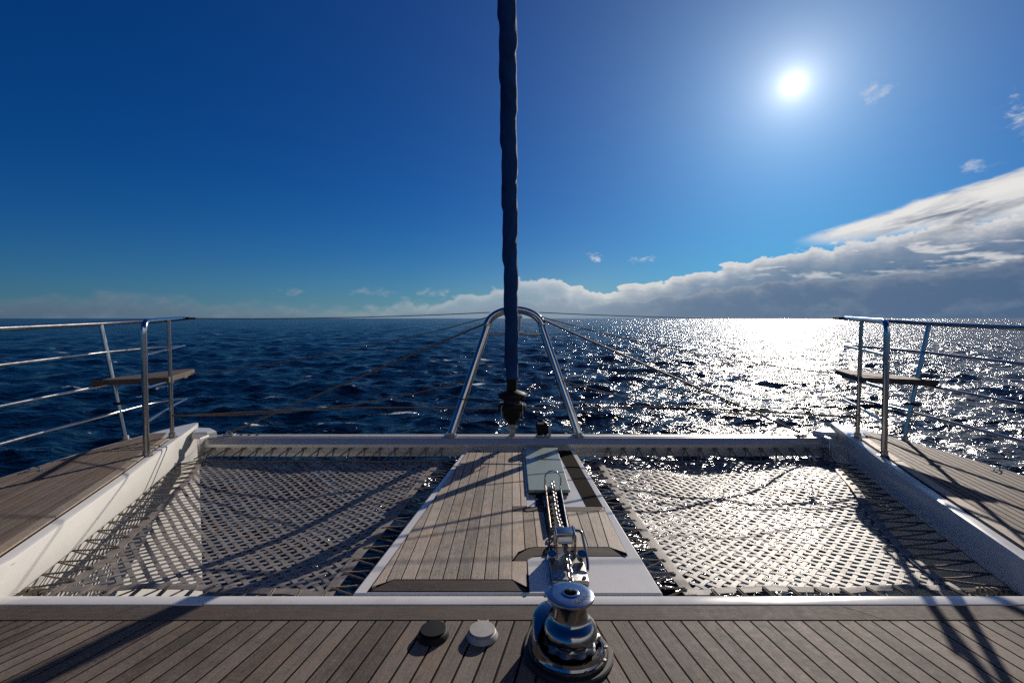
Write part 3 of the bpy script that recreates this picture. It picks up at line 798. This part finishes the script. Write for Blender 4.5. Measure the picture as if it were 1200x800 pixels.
# ------------------------------------------------------------------ trampoline nets
def sag(x, y, s):
    u = abs(x-XS); 
    fx = max(0., min(1., (u-.6)/1.9)); fy = max(0., min(1., (y-2.15)/2.1))
    return -.062 - .075*math.sin(math.pi*fx)*math.sin(math.pi*fy) - .006*math.sin(5*x+3*y) - .004*math.sin(11*x-7*y)
def line_clip(poly, p, d):
    ts = []
    n = len(poly)
    for i in range(n):
        a, b = poly[i-1], poly[i]
        ex, ey = b[0]-a[0], b[1]-a[1]
        den = d[0]*ey - d[1]*ex
        if abs(den) < 1e-9: continue
        t = ((a[0]-p[0])*ey - (a[1]-p[1])*ex)/den
        w = ((a[0]-p[0])*d[1] - (a[1]-p[1])*d[0])/den
        if 0 <= w < 1: ts.append(t)
    ts.sort()
    return [(ts[i], ts[i+1]) for i in range(0, len(ts)-1, 2)]
def build_net(s):
    Z = -.07
    if s < 0:
        hull_e = [G(*q, Z) for q in ((232, 541), (217, 564), (194, 587), (150, 625), (120, 652), (87, 679), (58, 696))]
        walk_e = [G(*q, Z) for q in ((522, 540.5), (503, 558), (485, 580), (467, 602), (446, 628), (422, 657), (396, 691), (387, 703))]
        lab = 'grey woven webbing trampoline net left of the walkway, dark against the sea'
    else:
        hull_e = [G(*q, Z) for q in ((978, 542), (1006, 576), (1032, 607), (1054, 632), (1088, 666), (1128, 696))]
        walk_e = [G(*q, Z) for q in ((697, 541), (720, 578), (744, 615), (773, 660), (794, 691), (803, 703))]
        lab = 'grey woven webbing trampoline net right of the walkway, gleaming in the sun'
    hull_e = [Vector((p.x, p.y, 0)) for p in spline(hull_e, 4)]; walk_e = [Vector((p.x, p.y, 0)) for p in spline(walk_e, 4)]
    far_e = spline([hull_e[0], (hull_e[0]+walk_e[0])/2 + Vector((0, -.006, 0)), walk_e[0]], 10)
    near_e = spline([hull_e[-1], hull_e[-1].lerp(walk_e[-1], .3)+Vector((0, .02, 0)), hull_e[-1].lerp(walk_e[-1], .7)+Vector((0, .02, 0)), walk_e[-1]], 8)
    net = thing('trampoline_net', (XS+s*1.6, 3.2, Z), lab, 'net', 'trampoline nets between the hulls')
    poly = [(p.x, p.y) for p in hull_e[::-1]] + [(p.x, p.y) for p in far_e[1:]] + [(p.x, p.y) for p in walk_e[1:]] + [(p.x, p.y) for p in near_e[::-1][1:-1]]
    if area(poly) < 0: poly.reverse()
    inner = [(q.x, q.y) for q in inset([Vector(p) for p in poly], .030)]
    sp, hw, hh, th = .0550, .0114, .0022, .0015
    ctr = Vector((XS+s*1.6, 3.2)); b = MB()
    for fam in (0, 1):
        a = R(45) if fam == 0 else R(-45)
        d = (math.sin(a), math.cos(a)); nrm = (d[1], -d[0])
        od = 1 if fam == 0 else -1
        for i in range(-42, 43):
            jit = random.uniform(-.0022, .0022); wv = random.uniform(.92, 1.06); ph = random.random()*6
            p = (ctr.x + nrm[0]*i*sp, ctr.y + nrm[1]*i*sp)
            for t0, t1 in line_clip(inner, p, d):
                if t1-t0 < .02: continue
                ts = [t0] + [k*sp/2 for k in range(math.ceil(t0/(sp/2)+.15), math.floor(t1/(sp/2)-.15)+1)] + [t1]
                rings = []
                for t in ts:
                    o = jit + .0015*math.sin(t*4+ph)
                    x, y = p[0]+d[0]*t+nrm[0]*o, p[1]+d[1]*t+nrm[1]*o
                    j = t/sp
                    zz = sag(x, y, s) + hh*math.cos(math.pi*(j+i))*od
                    w = hw*wv
                    ex = Vector((nrm[0]*w, nrm[1]*w, 0))
                    c = Vector((x, y, zz))
                    rings.append([c-ex, c+ex, c+ex+Vector((0, 0, th)), c-ex+Vector((0, 0, th))])
                b.ring_loft(rings)
    b.build('webbing', M['web'], net, smooth=40)
    def hem(edge, w, side):
        bb = MB(); rings = []
        E = [Vector((p.x, p.y, 0)) for p in edge]
        for i, p in enumerate(E):
            T = (E[min(i+1, len(E)-1)]-E[max(i-1, 0)]).normalized(); N = Vector((-T.y, T.x, 0))*side
            z = sag(p.x, p.y, s) + .008 + .0025*math.sin(i*1.7)
            q = p + N*w; m = p + N*w*.5
            up = Vector((0, 0, 1))
            rings.append([p+up*z, m+up*(z-.002), q+up*z, q+up*(z+.0025), m+up*(z+.0035), p+up*(z+.0025)])
        bb.ring_loft(rings); return bb.build('hem', M['hem'], net, smooth=60)
    sd = 1 if s < 0 else -1
    hem(hull_e, .050, sd); hem(walk_e, .055, -sd); hem(far_e, .050, -sd); hem(near_e, .045, sd)
    # ---- lashings
    def resample(E, step, start=.04):
        L = [0]
        for a, c in zip(E[:-1], E[1:]): L.append(L[-1]+(c-a).length)
        out = []; t = start
        while t < L[-1]-.02:
            k = max(i for i in range(len(L)) if L[i] <= t); k = min(k, len(E)-2)
            out.append(E[k].lerp(E[k+1], (t-L[k])/max(1e-6, L[k+1]-L[k]))); t += step
        return out
    def zig(ins, outs, r, name='lashing'):
        bb = MB()
        for i in range(min(len(ins), len(outs))):
            a = ins[i]; o1 = outs[i]
            bb.tube(sagline(a, o1, .004, 3), r, 7); 
            if i+1 < len(ins): bb.tube(sagline(o1+Vector((0, .004, -.003)), ins[i+1]+Vector((0, 0, .004)), .006, 3), r*.9, 7)
            bb.lathe([(0, -.002), (.010, -.002), (.010, .004), (.004, .005), (0, .005)], a, 8)
        return bb.build(name, M['cord'], net, smooth=60)
    zin = lambda p, dz=.014: Vector((p.x, p.y, sag(p.x, p.y, s)+dz))
    nin = lambda E, w, side: [E[i] + Vector((-(E[min(i+1, len(E)-1)]-E[max(i-1, 0)]).normalized().y, (E[min(i+1, len(E)-1)]-E[max(i-1, 0)]).normalized().x, 0))*side*w for i in range(len(E))]
    I = [zin(p) for p in resample(nin(hull_e, .022, sd), .128)]
    O = []
    for p in I:
        y = p.y-.055
        O.append(Vector((XS+s*(edge_x(max(y, -1), 1)+.012), y, -.066)))
    zig(I, O, .0052)
    bb = MB(); bb.tube([Vector((XS+s*(edge_x(y, 1)+.016), y, -.069)) for y in np.linspace(2.1, 4.25, 20)], .006, 8); bb.build('jackline', M['cord'], net)
    I = [zin(p) for p in resample(nin(walk_e, .02, -sd), .135)]
    O = []
    for p in I:
        y = p.y-.03; t = (y-2.0455)/(4.325-2.0455)
        xe = (-.690+.265*t) if s < 0 else (.655-.09*t)
        O.append(Vector((xe+s*.004, y, -.085)))
    zig(I, O, .0048)
    I = [zin(p) for p in resample(nin(far_e, .018, -sd), .139)]
    bb = MB()
    for p in I:
        top = Vector((p.x+.02, BY0-.007, .016))
        bb.tube([p+Vector((-.065, 0, 0)), top], .0055, 7); bb.tube([top+Vector((0, .002, -.002)), p+Vector((.035, 0, .0))], .0055, 7)
        bb.box(top+Vector((0, -.001, .004)), (.035, .016, .014), bev=.004)
    bb.build('lashing', M['cord'], net, smooth=60)
    I = [zin(p) for p in resample(nin(near_e, .02, sd), .1235, .05)]
    bb = MB()
    for p in I:
        for q in (-.006, .006):
            bb.tube([p+Vector((q*.4, .004, .006)), p+Vector((q, -.02, .006)), Vector((p.x+.012+q, 2.052, -.04)), Vector((p.x+.012+q, 2.046, -.09))], .0046, 7)
        bb.tube([Vector((p.x+.012, 2.05, -.05)), p+Vector((.075, .0, -.01))], .0036, 6)
    bb.build('lashing', M['cord'], net, smooth=60)
    # knot at the hull corner
    c = zin(hull_e[-1], .0); e = Vector((XS+s*(edge_x(2.16, 1)+.0), 2.16, -.06))
    bb = MB()
    for k in range(5):
        m = c.lerp(e, .28+.11*k); ax = (e-c).normalized()
        Q = ax.to_track_quat('Z', 'Y').to_matrix()
        bb.tube([m + Q @ Vector((.020*math.cos(t), .020*math.sin(t), .010*math.sin(2*t+k))) for t in np.linspace(0, 2*math.pi, 12, endpoint=False)], .0062, 7, closed=True)
    for q in (-.012, 0, .012): bb.tube([c+Vector((0, q, .01)), c.lerp(e, .5)+Vector((0, q*.3, .012)), e+Vector((0, q*2, 0))], .0048, 7)
    bb.build('corner_knot', M['cord'], net, smooth=60)
build_net(-1); build_net(1)

# ------------------------------------------------------------------ stays, lifelines and ropes
def line(name, pts, r, m, label, cat, group=None, n=8):
    b = MB(); b.tube(pts, r, n); o = b.build(name, M[m], loc=pts[0], smooth=60)
    return tag(o, label, cat, group)
shL = lambda v, dx=0: D(570+dx, v, AY)
line('stay_wire', sagline(D(571, 378, AY+.38), (XS-2.66, 4.46, BZ1+.03), .0, 4), .0095, 'wire', 'thick steel stay slanting from the arch down to the left end of the beam', 'stay wire', 'beam stays')
line('stay_wire', sagline(D(637, 375, AY+.38), (XS+2.66, 4.46, BZ1+.03), .0, 4), .0095, 'wire', 'thick steel stay slanting from the arch down to the right end of the beam', 'stay wire', 'beam stays')
line('lifeline', sagline(TIP_L+Vector((.115, 0, 0)), D(574, 366, AY+.40), .022), .0042, 'wire', 'thin lifeline wire along the horizon from left bow rail to arch top', 'lifeline', 'lifelines across the bow')
line('lifeline', sagline(TIP_R+Vector((-.115, 0, 0)), D(632, 366, AY+.40), .022), .0042, 'wire', 'thin lifeline wire along the horizon from right bow rail to arch top', 'lifeline', 'lifelines across the bow')
line('rope', sagline(D(573, 371, AY+.38), (XS-3.17, 4.7, .66), .07), .0045, 'rope', 'thin slack rope from the arch down to the left wooden seat', 'rope', 'slack ropes at the bow')
line('rope', sagline(D(634, 371, AY+.38), (XS+3.17, 4.7, .66), .07), .0050, 'rope', 'thin slack rope from the arch down to the right wooden seat', 'rope', 'slack ropes at the bow')
line('rope', sagline(D(546, 446, AY+.15), (XS-2.985, 4.17, .36), .10), .0058, 'rope', 'tan rope from the left leg of the arch to the left rail post', 'rope', 'slack ropes at the bow')
line('rope', sagline(D(659, 446, AY+.15), (XS+2.985, 4.17, .36), .12), .0052, 'rope', 'tan rope from the right leg of the arch to the right rail post', 'rope', 'slack ropes at the bow')
pL, pR = Vector((XS-2.985, 4.20, .345)), Vector((XS+2.985, 4.20, .335))
mid = D(601, 479, 4.56)
hl = [pL, Vector((XS-2.2, 4.44, .345)), Vector((XS-1.2, 4.54, .358)), mid, Vector((XS+1.2, 4.54, .362)), Vector((XS+2.2, 4.44, .345)), pR]
line('rope', spline(hl, 10), .0072, 'rope', 'long level rope stretched across the bow behind the arch legs', 'rope', 'slack ropes at the bow')
line('furling_line', sagline(DRUM+Vector((-.11, -.03, -.02)), D(538, 467, AY+.08), .004), .004, 'black', 'short black furling line from the drum to the left arch leg', 'rope')
def knot(x, y, z, label):
    k = MB()
    for t in range(3):
        k.tube([(x+(t-1)*.012, y+.014*math.cos(a), z+.014*math.sin(a)) for a in np.linspace(0, 6.283, 10, endpoint=False)], .006, 7, closed=True)
    k.tube(spline([(x, y, z), (x+.012, y-.01, z-.05), (x-.012, y-.012, z-.11)], 5), .0042, 6)
    k.tube(spline([(x, y, z), (x+.04, y-.01, z-.03), (x+.055, y-.012, z-.06)], 5), .0036, 6)
    o = k.build('rope_tail', M['rope'], loc=(x, y, z), smooth=60); tag(o, label, 'rope', 'knotted rope tails')
knot(D(862, 483, 4.46).x, 4.46, .350, 'small knotted rope tail on the level rope, nearer the arch')
knot(D(947, 483, 4.36).x, 4.36, .343, 'small knotted rope tail on the level rope beside the right rail')

# ------------------------------------------------------------------ anchor chain, its channel and the stopper
def build_chain_gear():
    ch = thing('chain_channel', (.26, 2.9, WZ), 'open steel chain channel with a hoop beside the green glass plate', 'channel')
    a0, a1 = Vector((.226, 3.22, 0)), Vector((.212, 2.60, 0)); b0, b1 = Vector((.325, 3.22, 0)), Vector((.305, 2.60, 0))
    z0, z1 = WZ+.013, WZ+.068
    for p, q, m in ((a0, a1, 'brown'), (b0, b1, 'steel')):  # left wall in a browner steel tone than the right
        b = MB(); P = [(p.x-.004, p.y), (p.x+.004, p.y), (q.x+.004, q.y), (q.x-.004, q.y)]
        b.prism(P, z0, lambda x, y: z1-.018*(1-min(1, (y-2.6)/.12)) if y < 2.72 else z1, bev=.002); b.build('side_wall', M[m], ch)
    b = MB(); b.prism([(a0.x, 3.22), (b0.x, 3.22), (b1.x, 2.6), (a1.x, 2.6)], z0, z0+.004); b.build('floor_plate', M['black'], ch)
    b = MB(); y = 3.215
    pts = [(.222, y, z1-.02), (.222, y, z1+.05)] + [(.275-.053*math.cos(t), y+.01*math.sin(t), z1+.05+.045*math.sin(t)) for t in np.linspace(0, math.pi, 13)] + [(.328, y, z1+.05), (.328, y, z1-.02)]
    b.tube(pts, .0055, 10); b.build('hoop', M['steel'], ch, smooth=60)
    # chain
    c = thing('anchor_chain', (.26, 2.6, WZ+.05), 'galvanised anchor chain running along the channel to the windlass', 'chain')
    path = spline([(.278, 3.30, WZ+.062), (.272, 3.0, WZ+.056), (.263, 2.72, WZ+.056), (.262, 2.55, WZ+.075), (.262, 2.38, WZ+.075), (.262, 2.2, WZ+.062), (.252, 2.0, WZ+.055), (.235, 1.86, WZ+.055)], 40)
    L = [0.]
    for p, q in zip(path[:-1], path[1:]): L.append(L[-1]+(q-p).length)
    def pos(t):
        k = int(np.searchsorted(L, t)); k = min(max(k, 1), len(path)-1)
        return path[k-1].lerp(path[k], (t-L[k-1])/max(1e-9, L[k]-L[k-1])), (path[k]-path[k-1]).normalized()
    t, i = .02, 0
    while t < L[-1]-.02:
        p, T = pos(t); side = T.cross(Vector((0, 0, 1))).normalized(); up = side.cross(T)
        ang = R(45) if i % 2 else R(-45)
        W = side*math.cos(ang)+up*math.sin(ang)
        pts = []
        for k in range(16):
            q = 2*math.pi*k/16; lx = .0115*math.cos(q); ly = .0115*math.sin(q) + (.011 if math.sin(q) > 0 else -.011)
            pts.append(p + W*lx + T*ly)
        b = MB(); b.tube(pts, .0052, 8, closed=True); b.build('chain_link', M['worn'], c, smooth=70)
        t += .0345; i += 1
    # stopper
    s = thing('chain_stopper', (.262, 2.3, WZ), 'steel chain stopper with a lever loop, in front of the windlass', 'chain stopper')
    z = WZ
    b = MB(); b.box((.262, 2.235, z+.013), (.165, .27, .026), bev=.005); b.build('base_plate', M['worn'], s)
    for x in (.217, .309):
        b = MB(); b.box((x, 2.37, z+.075), (.011, .12, .125), bev=.004); b.build('side_cheek', M['chrome'], s)
    b = MB(); b.box((.263, 2.375, z+.122), (.088, .075, .024), bev=.006); b.box((.263, 2.34, z+.106), (.07, .012, .05), Matrix.Rotation(R(-25), 3, 'X'), bev=.004); b.build('pawl', M['chrome'], s)
    b = MB(); b.tube([(.205, 2.42, z+.118), (.32, 2.42, z+.118)], .012, 12); b.build('axle', M['chrome'], s)
    for x, nm in ((.190, 1), (.334, 0)):
        b = MB(); b.lathe([(0, -.022), (.019, -.022), (.022, -.018), (.022, .018), (.019, .022), (0, .022)], (x, 2.27, z+.055), 20, axis=(0, -.6, .9)); b.build('roller', M['steel'], s)
    b = MB(); b.tube(fillet([(.312, 2.41, z+.118), (.352, 2.40, z+.118), (.356, 2.22, z+.050), (.350, 2.18, z+.030)], .03, 6), .0072, 10); b.build('lever', M['chrome'], s, smooth=60)
    for dx in (-.065, .065):
        for dy in (-.11, .1):
            b = MB(); b.lathe([(0, 0), (.010, 0), (.010, .005), (.006, .008), (0, .008)], (.262+dx, 2.235+dy, z+.026), 10); b.build('bolt', M['worn'], s)
build_chain_gear()

# ------------------------------------------------------------------ windlass
def build_windlass():
    top = G(670, 694, .222)
    cx, cy = top.x-.006, top.y-.005
    w = thing('windlass', (cx, cy, 0), 'polished anchor windlass with a lettered capstan top at the deck edge', 'windlass')
    def stad(r, z, n=48, back=.11, dx=-.02):
        out = []
        for k in range(n):
            t = 2*math.pi*k/n; x, y = r*math.cos(t), r*math.sin(t)
            f = max(0, y/r); out.append(Vector((cx+x*(1-.10*f)+dx*f-.006, cy+y+back*f*f, z)))
        return out
    b = MB(); b.ring_loft([stad(.160, .0005), stad(.160, .010), stad(.155, .014), stad(.14, .014)]); b.build('gasket', M['rubber'], w)
    b = MB(); b.ring_loft([stad(.142, .0145), stad(.142, .022), stad(.138, .026), stad(.12, .026)]); b.build('base_flange', M['bronze'], w)
    # housing wall: low lip in front, rising to a hood behind on the left
    b = MB(); n = 72; rings = [[], [], [], [], [], []]
    for k in range(n):
        t = 2*math.pi*k/n
        d = math.cos(t - R(128)); hump = max(0, (d+.35)/1.35)
        hh = .045 + .078*hump**1.4
        if R(-25) < ((t+math.pi) % (2*math.pi))-math.pi < R(25): hh = .040
        r = .128; f = max(0, math.sin(t)); ox, oy = -.02*f, .035*f*f
        P = lambda rr, zz: Vector((cx+rr*math.cos(t)+ox-.006, cy+rr*math.sin(t)+oy, zz))
        ins = .0+.055*max(0, (d-.35)/.65)
        rings[0].append(P(r+.004, .0262)); rings[1].append(P(r, .034)); rings[2].append(P(r-.001, hh-.012)); rings[3].append(P(r-.004-ins*.3, hh)); rings[4].append(P(r-.010-ins, hh+.004*(ins > 0))); rings[5].append(P(r-.012-ins*.9, max(.028, hh-.012)))
    rings.append([Vector((cx+.105*math.cos(2*math.pi*k/n)-.006, cy+.105*math.sin(2*math.pi*k/n), .028)) for k in range(n)])
    b.ring_loft(rings, cap0=False, cap1=False); b.build('housing', M['chrome'], w, smooth=50)
    b = MB(); b.lathe([(0, .0265), (.108, .0265), (.108, .029), (0, .029)], (cx-.006, cy, 0), 40); b.build('well_floor', M['black'], w)
    # gypsy (chain wheel) with pockets
    b = MB(); n = 60; rr = []
    for z, r, amp in ((.030, .062, 0), (.034, .088, .004), (.046, .094, .006), (.054, .082, .009), (.062, .094, .006), (.068, .088, .003), (.071, .05, 0)):
        rr.append([Vector((cx+(r+amp*math.cos(10*2*math.pi*k/n))*math.cos(2*math.pi*k/n), cy+(r+amp*math.cos(10*2*math.pi*k/n))*math.sin(2*math.pi*k/n), z)) for k in range(n)])
    b.ring_loft(rr); b.build('chain_wheel', M['worn'], w, smooth=50)
    b = MB()
    b.lathe([(.05, .072), (.086, .074), (.095, .080), (.0975, .090), (.095, .104), (.088, .116), (.076, .126), (.066, .133), (.0620, .142), (.0600, .160), (.0600, .182), (.0625, .198), (.068, .206), (.05, .2065)], (cx, cy, 0), 64)
    b.build('drum', M['chrome'], w, smooth=50)
    b = MB()
    b.lathe([(.03, .2066), (.078, .2066), (.0835, .2095), (.0850, .2140), (.0835, .2185), (.078, .2210), (.06, .2225), (.034, .2232), (.031, .2262), (.0275, .2272), (.0225, .2272), (.0215, .224), (.021, .214)], (cx, cy, 0), 64)
    cap = b.build('capstan_top', M['worn_top'], w, smooth=40)
    b = MB(); b.lathe([(0, .2135), (.0212, .2135), (.0212, .2142), (0, .2142)], (cx, cy, 0), 24); b.build('socket', M['black'], cap)
    # lettering pressed into the top, following the rim
    word = 'QUICK'; a0 = R(-78)
    verts, faces = [], []
    for i, chx in enumerate(word):
        cu = bpy.data.curves.new('lettering_curve', 'FONT'); cu.body = chx; cu.size = .0205; cu.align_x = 'CENTER'; cu.extrude = .0004
        to = bpy.data.objects.new('lettering_curve', cu); COL.objects.link(to)
        dg = bpy.context.evaluated_depsgraph_get(); me = bpy.data.meshes.new_from_object(to.evaluated_get(dg))
        ang = a0 + i*R(14.5); rad = .060
        Mx = Matrix.Translation((cx, cy, .2232)) @ Matrix.Rotation(ang+math.pi/2, 4, 'Z') @ Matrix.Translation((0, -rad, 0)) @ Matrix.Rotation(R(4), 4, 'X')
        k = len(verts); verts += [tuple(Mx @ v.co) for v in me.vertices]; faces += [tuple(k+q for q in p.vertices) for p in me.polygons]
        bpy.data.objects.remove(to); bpy.data.curves.remove(cu); bpy.data.meshes.remove(me)
    b = MB(); b.v = verts
    for f in faces: b.face(f)
    b.build('lettering', M['mark'], cap, smooth=0)
    # stripper arm on the right of the wheel
    b = MB(); b.box((cx+.088, cy+.012, .046), (.044, .024, .030), Matrix.Rotation(R(20), 3, 'Z'), bev=.006); b.build('chain_stripper', M['worn'], w)
    for a in (R(-150), R(-110), R(-70), R(-30), R(0)):
        b = MB(); b.lathe([(0, 0), (.006, 0), (.006, .003), (0, .0035)], (cx-.006+.1355*math.cos(a), cy+.1355*math.sin(a), .0255), 10); b.build('bolt', M['worn'], w)
M['worn_top'] = mat('brushed_capstan_top', (.46, .48, .52), .17, 1.0, var=.12, vscale=45, rvar=.08, bump=.00012, bscale=220)
build_windlass()

# ------------------------------------------------------------------ foot switches
def foot_switch(u, v, m, label):
    p = G(u, v, .014)
    o = thing('foot_switch', (p.x, p.y, 0), label, 'foot switch', 'deck foot switches left of the windlass')
    b = MB(); b.lathe([(0, .0005), (.0575, .0005), (.0600, .003), (.0600, .006), (.0565, .011), (.0535, .020), (.0500, .0225), (.043, .0230), (.043, .0240), (0, .0240)], (p.x, p.y, 0), 48); b.build('base', M[m], o, smooth=40)
    b = MB(); b.lathe([(0, .0242), (.0470, .0242), (.0490, .0255), (.0490, .0290), (.0475, .0305), (.030, .0310), (0, .0312)], (p.x, p.y+.002, 0), 48); b.build('lid', M[m], o, smooth=24)
    b = MB()
    for q in (-.018, .018): b.box((p.x+q, p.y+.054, .016), (.006, .016, .024), bev=.002)
    b.tube([(p.x-.022, p.y+.057, .023), (p.x+.022, p.y+.057, .023)], .0042, 8); b.box((p.x, p.y+.050, .024), (.028, .014, .006), bev=.002)
    b.build('hinge', M[m], o)
foot_switch(507.5, 741, 'black', 'round black foot switch with hinged lid set on the teak foredeck')
foot_switch(565, 741.5, 'whiteplast', 'round white foot switch with hinged lid beside the black one')

for o in S.objects:
    if '_loc' in o: del o['_loc']
